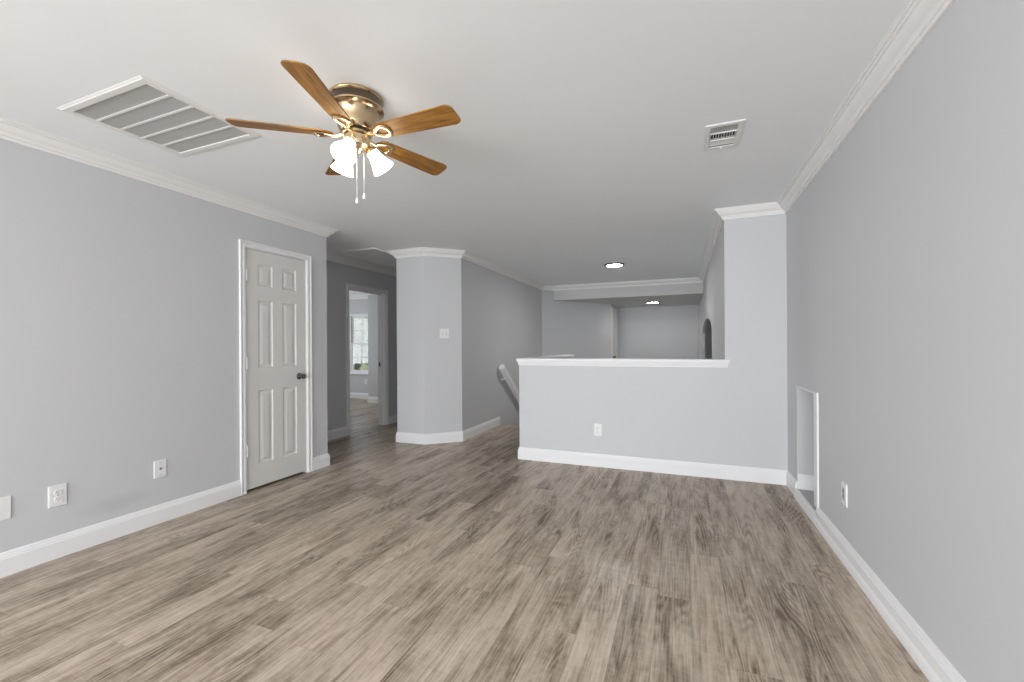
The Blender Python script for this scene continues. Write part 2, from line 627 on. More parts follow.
# half wall: front run and guard run, L shaped in plan
YE = 6.28
LP = [(XG, YH), (XF, YH), (XF, YH + .12), (XG + .12, YH + .12), (XG + .12, YE), (XG, YE)]
bm = bmesh.new()
prism(bm, LP, 0, 1.02)
struct('wall_half', bm, M_wall)
bm = bmesh.new()
rings = []
for z, o in ((1.010, 0.0), (1.012, 0.005), (1.024, 0.006), (1.028, 0.010), (1.044, 0.013), (1.056, 0.015), (1.058, 0.022), (1.076, 0.024), (1.084, 0.022), (1.086, 0.018)):
    rings.append([bm.verts.new((x, y, z)) for x, y in offset_poly([(p[0] + (.018 if p[0] > 0 else 0), p[1]) for p in LP], o)])
for a, b in zip(rings, rings[1:]):
    for k in range(6):
        bm.faces.new((a[k], a[(k + 1) % 6], b[(k + 1) % 6], b[k]))
bm.faces.new(rings[0])
bm.faces.new(rings[-1])
struct('trim_1', bm, M_trim)
struct('wall_stairwell', box_bm((XG, 6.10, -2.7), (XG + .12, 10.2, -0.24)), M_wall)
bm = bmesh.new()
wall_bm((XS, 8.28), (XS, 10.2), z0=-2.7, z1=-0.24, bm=bm)
wall_bm((XS, 10.2), (XG + .12, 10.2), z0=-2.7, z1=-0.24, e0=.12, e1=.12, bm=bm)
struct('wall_stairwell_end', bm, M_wall)
struct('floor_lower', box_bm((XS - .12, 5.9, -2.8), (XG + .12, 10.3, -2.66)), M_floor)
# soffit beyond the foyer
bm = bmesh.new()
prism(bm, [(-2.449, 8.5), (XF, 8.5), (XF, YF), (-1.478, YF), (-1.478, 9.75)], 2.154, CEIL)
struct('soffit', bm, M_soffit)
# closet behind the panel door
bm = bmesh.new()
wall_bm((XL - .12, 2.25), (-4.15, 2.25), bm=bm)
wall_bm((-4.15, 2.25), (-4.15, 3.28), bm=bm)
struct('wall_closet', bm, M_wall)
# niche lining
nd = 0.42
bm = bmesh.new()
wall_bm((XR + nd, NY1), (XR + nd, NY0), z0=0.0, z1=NZ1 + .1, bm=bm, e0=.1, e1=.1)
wall_bm((XR + .12, NY1), (XR + nd, NY1), z0=0.0, z1=NZ1 + .1, t=.1, bm=bm)
wall_bm((XR + nd, NY0), (XR + .12, NY0), z0=0.0, z1=NZ1 + .1, t=.1, bm=bm)
add_box(bm, (XR + .12, NY0, NZ1), (XR + nd, NY1, NZ1 + .1))
struct('wall_niche', bm, M_wall)
struct('floor_niche', box_bm((XR + .001, NY0, -0.01), (XR + nd, NY1, NZ0 + .002)), M_concrete)
# bedroom
BX, BY = -8.45, 8.10
W0, W1, WB, WT = -7.40, -6.46, 0.60, 1.985
bm = bmesh.new()
struct('wall_bedroom_far', wall_bm((BX, BY), (-6.40, BY), holes=[(W0 - BX, W1 - BX, WB, WT)], e0=.12, e1=.12), M_wall)
struct('wall_bedroom_closet', box_bm((-6.40, 7.56, 0), (-4.43, BY + .12, CEIL)), M_wall)
struct('wall_bedroom_left', wall_bm((BX, 3.6), (BX, BY), holes=[(2.05, 3.35, .7, 2.1)], e0=.12), M_wall)
struct('wall_bedroom_near', wall_bm((-4.43, 3.6), (BX, 3.6)), M_wall)
struct('wall_bedroom_right', wall_bm((-4.43, 7.56), (-4.43, 7.12)), M_wall)

# ------------------------------------------------------------------ crown, baseboards, casings
struct('trim_2', sweep([(XL, REAR), (XL, YC), (XH, YC), (XH, 7.0)], CROWN), M_crown, smooth=24)
struct('trim_3', sweep(COL + [(-2.449, 8.5), (XF, 8.5), (XF, YH), (XR, YH), (XR, REAR)], CROWN), M_crown, smooth=24)
struct('trim_4', sweep([(BX, BY), (-6.40, BY), (-6.40, 7.56), (-4.43, 7.56)], CROWN), M_crown, smooth=24)
struct('baseboard_left', sweep([(XL, REAR), (XL, 2.460)], BASE), M_trim, smooth=30)
struct('baseboard_left_corner', sweep([(XL, 3.192), (XL, YC), (XH, YC), (XH, 4.632)], BASE), M_trim, smooth=30)
struct('baseboard_hall', sweep([(XH, 5.530), (XH, 7.0)], BASE), M_trim, smooth=30)
struct('baseboard_corner', sweep(COL[:4] + [(XS, 6.085)], BASE), M_trim, smooth=30)
struct('baseboard_half', sweep([(XG, 6.09), (XG, YH), (XR, YH), (XR, NY1)], BASE), M_trim, smooth=30)
struct('baseboard_right', sweep([(XR, NY0), (XR, REAR)], BASE_SHOE), M_trim, smooth=30)
struct('baseboard_niche', sweep([(XR, NY1), (XR, NY0)], [(0, 0), (.024, 0), (.024, .012), (.0225, .026), (.017, .042), (.012, .072), (0, .074)]), M_trim, smooth=30)
struct('baseboard_niche_back', sweep([(XR + .002, NY1), (XR + nd, NY1), (XR + nd, NY0)], [(d, z * .92 + NZ0) for d, z in BASE]), M_trim, smooth=30)
struct('baseboard_bedroom', sweep([(BX, BY), (-6.40, BY), (-6.40, 7.56), (-4.43, 7.56)], BASE), M_trim, smooth=30)
struct('baseboard_foyer', sweep([(XS + .3, 8.7), DG1, (-1.478, 9.80)], BASE), M_trim, smooth=30)
struct('baseboard_far', sweep([(-1.478, 10.68), (-1.478, YF), (XF, YF), (XF, YH + .12)], BASE), M_trim, smooth=30)
# niche edging: a white strip on the near side and a thin one across the top
bm = bmesh.new()
add_box(bm, (XR - .010, NY0 - .030, NZ0 + .045), (XR + .02, NY0 + .045, NZ1 + .008))
add_box(bm, (XR - .004, NY0 + .045, NZ1 - .006), (XR + .02, NY1 + .006, NZ1 + .006))
struct('trim_5', bm, M_trim)

CASE = [(0.000, 0.000), (0.000, 0.010), (0.006, 0.014), (0.020, 0.0145), (0.026, 0.011), (0.034, 0.012), (0.040, 0.017), (0.050, 0.018), (0.052, 0.015), (0.052, 0.000)]


def casing(x, y0, y1, ztop, side=1):
    """mitred door casing on a wall plane x facing +X; profile runs outward from the opening"""
    bm = bmesh.new()
    rings = []
    for (y, z, sy, sz) in ((y0, 0, -1, 0), (y0, ztop, -1, 1), (y1, ztop, 1, 1), (y1, 0, 1, 0)):
        rings.append([bm.verts.new((x + side * d, y + sy * w, z + sz * w)) for w, d in CASE])
    n = len(CASE)
    for a, b in zip(rings, rings[1:]):
        for k in range(n):
            bm.faces.new((a[k], a[(k + 1) % n], b[(k + 1) % n], b[k]))
    bm.faces.new(rings[0])
    bm.faces.new(rings[-1])
    return bm


def jamb(x0, x1, y0, y1, zt, w=0.014):
    bm = bmesh.new()
    add_box(bm, (x0, y0, 0), (x1, y0 + w, zt))
    add_box(bm, (x0, y1 - w, 0), (x1, y1, zt))
    add_box(bm, (x0, y0 + w, zt - w), (x1, y1 - w, zt))
    return bm


# ------------------------------------------------------------------ door_1: six panel closet door
SY0, SY1, SZ0, SZ1 = D_Y0 + .007, D_Y1 - .008, 0.022, D_Z - .008
d1 = bpy.data.objects.new('door_1', None)
C.objects.link(d1)
d1.location = (XL, (SY0 + SY1) / 2, 0)
d1['kind'] = 'structure'
bpy.context.view_layer.update()


def keep(o, root):
    """shift mesh data so that it sits right under a moved root"""
    o.data.transform(Matrix.Translation(-root.location))
    return o


def panel_door_bm():
    bm = bmesh.new()
    ys = [SY0, 2.628, 2.770, 2.872, 3.022, SY1]
    zs = [SZ0, 0.215, 0.850, 1.045, 1.632, 1.752, 1.944, SZ1]
    xf, xb = XL - 0.004, XL - 0.039
    for i in range(5):
        for k in range(7):
            y0, y1, z0, z1 = ys[i], ys[i + 1], zs[k], zs[k + 1]
            if i in (1, 3) and k in (1, 3, 5):
                prev = None
                for ins, dep in ((0, 0), (0.006, -0.007), (0.014, -0.009), (0.020, -0.009), (0.042, -0.002), (0.046, -0.0015)):
                    r = [bm.verts.new((xf + dep, y, z)) for y, z in ((y0 + ins, z0 + ins), (y1 - ins, z0 + ins), (y1 - ins, z1 - ins), (y0 + ins, z1 - ins))]
                    if prev:
                        for q in range(4):
                            bm.faces.new((prev[q], prev[(q + 1) % 4], r[(q + 1) % 4], r[q]))
                    prev = r
                bm.faces.new(prev)
            else:
                bm.faces.new([bm.verts.new((xf, y, z)) for y, z in ((y0, z0), (y1, z0), (y1, z1), (y0, z1))])
    bmesh.ops.remove_doubles(bm, verts=bm.verts, dist=1e-5)
    f = [bm.verts.new((x, y, z)) for x in (xf, xb) for y, z in ((SY0, SZ0), (SY1, SZ0), (SY1, SZ1), (SY0, SZ1))]
    bm.faces.new(f[4:])
    for q in range(4):
        bm.faces.new((f[q], f[(q + 1) % 4], f[4 + (q + 1) % 4], f[4 + q]))
    return bm


slab = keep(obj('door_slab', panel_door_bm(), M_door, d1), d1)
keep(obj('door_casing', casing(XL, D_Y0, D_Y1, D_Z), M_trim, d1, smooth=25), d1)
keep(obj('door_jamb', jamb(XL - .12, XL + .001, D_Y0, D_Y1, D_Z, .005), M_trim, d1), d1)
for z in (1.83, 1.09, 0.35):
    bm = bmesh.new()
    tube(bm, [(XL + .006, SY0 + .002, z - .047), (XL + .006, SY0 + .002, z + .047)], .0085, 12)
    add_box(bm, (XL - .005, SY0 + .002, z - .045), (XL + .0005, SY0 + .022, z + .045))
    keep(obj('hinge', bm, M_trim, slab, smooth=40), d1)
bm = bmesh.new()
MK = Matrix.Translation((XL - .004, 3.052, 0.945)) @ Matrix.Rotation(PI / 2, 4, 'Y')
lathe(bm, [(0, 0), (.031, 0), (.032, .004), (.028, .008), (.014, .012), (.011, .020), (.011, .030), (.018, .036), (.0255, .044), (.0275, .052), (.026, .060), (.020, .065), (.010, .067), (0, .067)], 32, MK)
kn = keep(obj('door_knob', bm, M_nickel, slab, smooth=35), d1)
kn['label'] = 'dark metal door knob'

# ------------------------------------------------------------------ door_2: bedroom doorway frame
d2 = bpy.data.objects.new('door_2', None)
C.objects.link(d2)
d2.location = (XH, (B_Y0 + B_Y1) / 2, 0)
d2['kind'] = 'structure'
keep(obj('door_casing', casing(XH, B_Y0, B_Y1, B_Z), M_trim, d2, smooth=25), d2)
jb = keep(obj('door_jamb', jamb(XH - .13, XH + .001, B_Y0, B_Y1, B_Z), M_trim, d2), d2)
bm = bmesh.new()
add_box(bm, (XH - .075, B_Y0 + .014, 0), (XH - .04, B_Y0 + .026, B_Z - .014))
add_box(bm, (XH - .075, B_Y1 - .026, 0), (XH - .04, B_Y1 - .014, B_Z - .014))
add_box(bm, (XH - .075, B_Y0 + .026, B_Z - .026), (XH - .04, B_Y1 - .026, B_Z - .014))
keep(obj('door_stop', bm, M_trim, d2), d2)
keep(obj('strike_plate', box_bm((XH - .115, B_Y1 - .0165, .91), (XH - .085, B_Y1 - .0135, .98)), M_nickel, jb), d2)

# ------------------------------------------------------------------ window_1 in the bedroom
w1 = bpy.data.objects.new('window_1', None)
C.objects.link(w1)
w1.location = ((W0 + W1) / 2, BY, WB)
w1['kind'] = 'structure'
bm = bmesh.new()
fy0, fy1 = BY + .03, BY + .10
add_box(bm, (W0, BY - .002, WB), (W0 + .03, BY + .119, WT))
add_box(bm, (W1 - .03, BY - .002, WB), (W1, BY + .119, WT))
add_box(bm, (W0 + .03, BY - .002, WT - .03), (W1 - .03, BY + .119, WT))
add_box(bm, (W0 + .03, BY - .002, WB), (W1 - .03, BY + .119, WB + .03))
keep(obj('window_frame', bm, M_trim, w1), w1)
bm = bmesh.new()
for a, b in (((W0 - .02, BY - .012, WB), (W0 + .004, BY, WT)), ((W1 - .004, BY - .012, WB), (W1 + .02, BY, WT)), ((W0 - .02, BY - .012, WT), (W1 + .02, BY, WT + .02))):
    add_box(bm, a, b)
keep(obj('window_casing', bm, M_trim, w1), w1)
keep(obj('window_sill', box_bm((W0 - .04, BY - .05, WB - .03), (W1 + .038, BY + .03, WB + .002), .005), M_trim, w1), w1)
ZM = 1.29
for nm, z0, z1, yo in (('upper_sash', ZM - .02, WT - .03, .040), ('lower_sash', WB + .03, ZM + .02, .010)):
    bm = bmesh.new()
    a, b = W0 + .03, W1 - .03
    y0, y1 = BY + yo, BY + yo + .028
    s = .042
    add_box(bm, (a, y0, z0), (a + s, y1, z1))
    add_box(bm, (b - s, y0, z0), (b, y1, z1))
    add_box(bm, (a + s, y0, z0), (b - s, y1, z0 + s))
    add_box(bm, (a + s, y0, z1 - s), (b - s, y1, z1))
    for k in (1, 2):
        xm = a + s + (b - a - 2 * s) * k / 3
        add_box(bm, (xm - .008, y0 + .006, z0 + s), (xm + .008, y1 - .006, z1 - s))
    zm = (z0 + z1) / 2
    add_box(bm, (a + s, y0 + .006, zm - .008), (b - s, y1 - .006, zm + .008))
    sh = keep(obj(nm, bm, M_trim, w1), w1)
    keep(obj('pane', box_bm((a + s, y0 + .012, z0 + s), (b - s, y0 + .016, z1 - s)), M_glass, sh), w1)

# ------------------------------------------------------------------ stairs
bm = bmesh.new()
R_, T_ = 0.19, 0.255
for i in range(13):
    y0 = 6.10 + i * T_
    z = -(i + 1) * R_
    add_box(bm, (XS + .001, y0, z - .25), (XG - .001, y0 + T_ + .03, z))
struct('stairs', bm, M_floor)
struct('trim_6', box_bm((XS + .001, 6.085, -0.03), (XG - .001, 6.125, 0.004), .004), M_floor)

# ------------------------------------------------------------------ ceiling fan
FX, FY, BZ = -1.477, 1.672, 2.253
fan = thing('ceiling_fan', 'five-blade ceiling fan with brass motor, golden wood blades and three lit glass shades', 'fan', (FX, FY, CEIL))


def fz(z):
    return z - CEIL


bm = lathe(bmesh.new(), [(0, 0), (.124, 0), (.128, -.004), (.129, -.010), (.126, -.016), (.122, -.019), (0, -.019)], 56)
obj('canopy', bm, M_brass, fan, smooth=28)
bm = lathe(bmesh.new(), [(0, -.018), (.121, -.018), (.1225, -.036), (.124, -.054), (0, -.054)], 56)
o = obj('motor_band', bm, M_darkbrass, fan, smooth=28)
o['label'] = 'dark polished brass band'
bm = lathe(bmesh.new(), [(0, -.053), (.127, -.053), (.130, -.057), (.129, -.063), (.122, -.068), (.108, -.074), (.101, -.084), (.096, -.100), (.092, -.120), (.089, -.140), (.086, -.154), (.079, -.164), (.068, -.169), (0, -.169)], 56)
obj('motor_housing', bm, M_brass, fan, smooth=28)
bm = lathe(bmesh.new(), [(0, -.168), (.066, -.168), (.067, -.172), (.066, -.178), (0, -.178)], 48)
obj('gap_ring', bm, M_black, fan, smooth=28)  # black disc standing for the shaded gap under the motor
bm = lathe(bmesh.new(), [(0, -.177), (.069, -.177), (.071, -.181), (.070, -.187), (.064, -.189), (0, -.189)], 48)
obj('flywheel', bm, M_brass, fan, smooth=28)
bm = lathe(bmesh.new(), [(0, -.188), (.0595, -.188), (.0595, -.193), (0, -.193)], 48)
obj('gap_ring', bm, M_black, fan, smooth=28)  # second black disc, the shaded gap under the flywheel
bm = lathe(bmesh.new(), [(0, -.192), (.060, -.192), (.062, -.197), (.062, -.226), (.058, -.238), (.046, -.247), (.030, -.252), (.022, -.258), (.018, -.266), (.011, -.273), (0, -.275)], 48)
obj('switch_housing', bm, M_brassl, fan, smooth=28)


def blade_bm():
    """blade along +x, local origin at the fan axis; slightly thick, rounded root, clipped round tip"""
    r0, r1 = 0.105, 0.556
    out = []
    hw0, hw1 = 0.046, 0.060
    for i in range(9):                       # rounded root
        a = PI / 2 + PI * i / 8
        out.append((r0 + .045 + .045 * math.cos(a), hw0 * math.sin(a)))
    cr = 0.032
    for k, (cx, cyy, a0) in enumerate(((r1 - cr - .004, -hw1 + cr, -PI / 2), (r1 - cr, hw1 - cr, 0))):
        for i in range(7):
            a = a0 + PI / 2 * i / 6
            out.append((cx + cr * math.cos(a), cyy + cr * math.sin(a)))
    bm = bmesh.new()
    prism(bm, out, -.003, .003)
    ed = [e for e in bm.edges if abs(e.verts[0].co.z - e.verts[1].co.z) < 1e-6]
    bmesh.ops.bevel(bm, geom=ed, offset=.0015, segments=1, affect='EDGES')
    return bm


def arm_bm():
    """blade iron: neck from the flywheel, then an open teardrop loop under the blade root"""
    bm = bmesh.new()
    tube(bm, [(.058, 0, .004), (.075, 0, .000), (.092, 0, -.006), (.110, 0, -.0085)], [.012, .010, .009, .009], 10)
    n = 36
    ring = []
    for i in range(n):
        a = 2 * PI * i / n
        x = .150 + .042 * math.cos(a)
        w = .030 * (1 + .55 * math.cos(a)) * .92
        ring.append(Vector((x, w * math.sin(a) * 1.05, -.0085)))
    rings = []
    for i, p in enumerate(ring):
        t = (ring[(i + 1) % n] - ring[i - 1]).normalized()
        a = t.cross(Vector((0, 0, 1)))
        rings.append([bm.verts.new(p + a * .0095 * math.cos(2 * PI * k / 8) + Vector((0, 0, 1)) * .0052 * math.sin(2 * PI * k / 8)) for k in range(8)])
    for i in range(n):
        a, b = rings[i], rings[(i + 1) % n]
        for k in range(8):
            bm.faces.new((a[k], a[(k + 1) % 8], b[(k + 1) % 8], b[k]))
    return bm


def screw_bm(x, y):
    return lathe(bmesh.new(), [(0, -.0165), (.004, -.016), (.0055, -.0135), (.0055, -.010), (0, -.010)], 10, Matrix.Translation((x, y, 0)))


blade0 = arm0 = scr0 = None
for k in range(5):
    ang = math.radians(0.3 + 72 * k)
    Mx = Matrix.Translation((0, 0, fz(BZ))) @ Matrix.Rotation(ang, 4, 'Z') @ Matrix.Rotation(math.radians(-12), 4, 'X')
    if blade0 is None:
        blade0 = obj('blade', blade_bm(), M_blade, fan)
        arm0 = obj('blade_bracket', arm_bm(), M_brassl, blade0, smooth=50)
        scr0 = [obj('screw', screw_bm(x, y), M_brass, blade0, smooth=40) for x, y in ((.184, .022), (.184, -.022), (.116, 0))]
        blade0.matrix_local = Mx
    else:
        b = blade0.copy()
        C.objects.link(b)
        b.parent = fan
        b.matrix_local = Mx
        for src in [arm0] + scr0:
            c = src.copy()
            C.objects.link(c)
            c.parent = b

SHADE = [(r_ * 1.07, z_ * 1.02) for r_, z_ in [(.016, .000), (.024, -.004), (.027, -.016), (.029, -.034), (.034, -.056), (.042, -.078), (.050, -.096), (.054, -.106),
         (.0525, -.107), (.0485, -.096), (.0405, -.078), (.0325, -.056), (.0275, -.034), (.0255, -.016), (.022, -.007), (.016, -.003)]]
for k in range(3):
    a = math.radians(45 + 120 * k)
    base = Matrix.Translation((0, 0, -.232)) @ Matrix.Rotation(a, 4, 'Z')
    bm = bmesh.new()
    tube(bm, [(.040, 0, .008), (.050, 0, .006), (.058, 0, -.002), (.063, 0, -.012)], .008, 10)
    Ms = Matrix.Translation((.063, 0, -.010)) @ Matrix.Rotation(math.radians(-37), 4, 'Y')
    lathe(bm, [(0, .010), (.012, .010), (.022, .004), (.029, -.006), (.030, -.016), (.026, -.016), (.024, -.006), (0, 0)], 28, Ms)
    bmesh.ops.transform(bm, matrix=base, verts=bm.verts)
    obj('lamp_holder', bm, M_brass, fan, smooth=40)
    bm = bmesh.new()
    lathe(bm, SHADE, 40, base @ Ms, closed=True)
    sh = obj('lamp_shade', bm, M_shade, fan, smooth=50)
    sh['label'] = 'lit white bell glass shade'
    bm = bmesh.new()
    lathe(bm, [(0, -.012), (.010, -.014), (.012, -.030), (.018, -.046), (.021, -.060), (.018, -.072), (.010, -.079), (0, -.081)], 20, base @ Ms)
    obj('bulb', bm, M_shade, sh, smooth=50)

for (cx, cyy, zend) in ((-.004, .004, 1.925), (.026, .020, 1.948)):
    bm = bmesh.new()
    z0, z1 = -.245, fz(zend) + .028
    tube(bm, [(cx, cyy, z0), (cx, cyy, z1)], .0008, 6)
    n = 44
    for i in range(n):
        bmesh.ops.create_icosphere(bm, subdivisions=1, radius=.0015, matrix=Matrix.Translation((cx, cyy, z0 + (z1 - z0) * i / (n - 1))))
    ch = obj('pull_chain', bm, M_chain, fan)
    bm = lathe(bmesh.new(), [(0, .030), (.003, .029), (.0045, .022), (.007, .012), (.008, .005), (.006, .000), (0, -.001)], 16, Matrix.Translation((cx, cyy, fz(zend))))
    obj('chain_pendant', bm, M_plate, ch, smooth=40)

# ------------------------------------------------------------------ return air grille
gx, gy = (G0[0] + G1[0]) / 2, (G0[1] + G1[1]) / 2
gr = thing('return_air_grille', 'large white return air grille with five grey louvered panels on the ceiling', 'vent', (gx, gy, CEIL))


def rect_frame(x0, y0, x1, y1, prof):
    """prof: (inset, z) rings of a rectangular frame, outer to inner"""
    bm = bmesh.new()
    prev = None
    first = None
    for ins, z in prof:
        r = [bm.verts.new((x, y, z)) for x, y in ((x0 + ins, y0 + ins), (x1 - ins, y0 + ins), (x1 - ins, y1 - ins), (x0 + ins, y1 - ins))]
        if prev:
            for q in range(4):
                bm.faces.new((prev[q], prev[(q + 1) % 4], r[(q + 1) % 4], r[q]))
        else:
            first = r
        prev = r
    for q in range(4):
        bm.faces.new((prev[q], prev[(q + 1) % 4], first[(q + 1) % 4], first[q]))
    return bm


hx, hy = (G1[0] - G0[0]) / 2, (G1[1] - G0[1]) / 2
obj('grille_frame', rect_frame(-hx, -hy, hx, hy, [(0, 0), (.004, -.002), (.012, -.004), (.015, -.0065), (.045, -.0065), (.048, -.004), (.048, 0)]), M_grille, gr)
ix, iy0, iy1 = hx - .047, -hy + .050, hy - .050
obj('filter', box_bm((-ix, -hy + .047, .060), (ix, hy - .047, .066)), M_ductgrey, gr)
bm = rect_frame(-ix - .001, -hy + .046, ix + .001, hy - .046, [(0, -.002), (.0015, -.002), (.0015, .062), (0, .062)])
obj('sleeve', bm, M_grille, gr)
bw, np_ = .014, 5
pl = (iy1 - iy0 - 4 * bw) / np_
for k in range(np_):
    y0 = iy0 + k * (pl + bw)
    bm = bmesh.new()
    nl = 8
    for j in range(nl):
        yc = y0 + pl * (j + .5) / nl
        hh = .0075
        vs = []
        for x in (-ix, ix):
            vs.append([bm.verts.new((x, yc + dy, z)) for dy, z in ((-hh, .009), (-hh + .0016, .010), (hh + .0016, -.001), (hh, -.002))])
        for q in range(4):
            bm.faces.new((vs[0][q], vs[0][(q + 1) % 4], vs[1][(q + 1) % 4], vs[1][q]))
        bm.faces.new(vs[0])
        bm.faces.new(vs[1])
    obj('louver_panel', bm, M_louver, gr)
    if k < np_ - 1:
        obj('divider_bar', box_bm((-ix, y0 + pl, -.0040), (ix, y0 + pl + bw, .010), .001), M_grille, gr)

# ------------------------------------------------------------------ supply vent
vx, vy = (V0[0] + V1[0]) / 2, (V0[1] + V1[1]) / 2
sv = thing('supply_vent', 'small white supply register with dark slots on the ceiling near the right wall', 'vent', (vx, vy, CEIL))
hx, hy = (V1[0] - V0[0]) / 2, (V1[1] - V0[1]) / 2
obj('vent_frame', rect_frame(-hx, -hy, hx, hy, [(0, 0), (.001, -.004), (.006, -.0065), (.028, -.007), (.033, -.004), (.033, 0)]), M_grille, sv)
ix, iy = hx - .032, hy - .034
obj('duct_box', rect_frame(-ix - .001, -iy - .001, ix + .001, iy + .001, [(0, -.002), (.0015, -.002), (.0015, .08), (0, .08)]), M_duct, sv)
obj('damper', box_bm((-ix, -iy, .075), (ix, iy, .079)), M_duct, sv)
bm = bmesh.new()
sec = [(-iy, -iy + .076), (-iy + .080, -iy + .166), (-iy + .170, iy)]


def slat(bm, x0, x1, yc, hh, tilt, z=.004):
    dy, dz = hh * math.cos(tilt), hh * math.sin(tilt)
    vs = []
    for x in (x0, x1):
        vs.append([bm.verts.new((x, yc + sy * dy, z + sy * dz + t)) for sy, t in ((-1, 0), (1, 0), (1, .0012), (-1, .0012))])
    for q in range(4):
        bm.faces.new((vs[0][q], vs[0][(q + 1) % 4], vs[1][(q + 1) % 4], vs[1][q]))
    bm.faces.new(vs[0])
    bm.faces.new(vs[1])


for j in range(5):
    slat(bm, -ix, ix, sec[0][0] + .008 + j * .0155, .0095, math.radians(-30))
obj('near_louvers', bm, M_louver, sv)
bm = bmesh.new()
for j in range(10):
    x = -ix + .006 + j * (2 * ix - .012) / 9
    add_box(bm, (x - .0016, sec[1][0], -.003), (x + .0016, sec[1][1], .016))
add_box(bm, (-ix, sec[0][1], -.006), (ix, sec[0][1] + .005, .010))
add_box(bm, (-ix, sec[1][1], -.006), (ix, sec[1][1] + .005, .010))
obj('middle_louvers', bm, M_grille, sv)
bm = bmesh.new()
nfar = 6
for j in range(nfar):
    slat(bm, -ix, ix, sec[2][0] + .010 + j * (sec[2][1] - sec[2][0] - .014) / (nfar - 1), .0105, math.radians(-24))
obj('far_louvers', bm, M_grille, sv)
obj('damper_lever', box_bm((-.004, hy - .030, -.016), (.004, hy - .026, -.006)), M_grille, sv)

# ------------------------------------------------------------------ recessed lights


def downlight(loc, label, lens):
    t = thing('recessed_light', label, 'light', loc, 0, 'recessed ceiling lights over the landing')
    obj('rim', lathe(bmesh.new(), [(.100, 0), (.142, 0), (.145, -.004), (.144, -.016), (.138, -.022), (.118, -.022), (.114, -.016), (.100, -.010)], 48, closed=True), M_rim, t, smooth=35)
    obj('lens', lathe(bmesh.new(), [(0, -.026), (.080, -.025), (.110, -.022), (.1165, -.017), (.1165, -.006), (0, -.004)], 40), lens, t, smooth=40)
    return t


downlight((-0.94, 6.56, CEIL), 'lit round ceiling light in front of the soffit, the larger looking of two', M_lens)
downlight((-0.58, 9.72, 2.154), 'lit round ceiling light under the lowered soffit, farther away', M_lens_dim)

# ------------------------------------------------------------------ attic hatch
hx0, hx1, hy0, hy1 = -4.16, -3.50, 4.26, 5.62
ah_ = thing('attic_hatch', 'flat white-trimmed attic access panel on the ceiling outside the bedroom doorway', 'hatch', ((hx0 + hx1) / 2, (hy0 + hy1) / 2, CEIL))
a_, b_ = (hx1 - hx0) / 2, (hy1 - hy0) / 2
obj('hatch_trim', rect_frame(-a_, -b_, a_, b_, [(0, 0), (0, -.012), (.006, -.018), (.030, -.014), (.050, -.010), (.056, -.008), (.056, 0)]), M_crown, ah_)
obj('hatch_panel', box_bm((-a_ + .055, -b_ + .055, -.006), (a_ - .055, b_ - .055, -.0005)), M_ceil, ah_)

# ------------------------------------------------------------------ wall plates


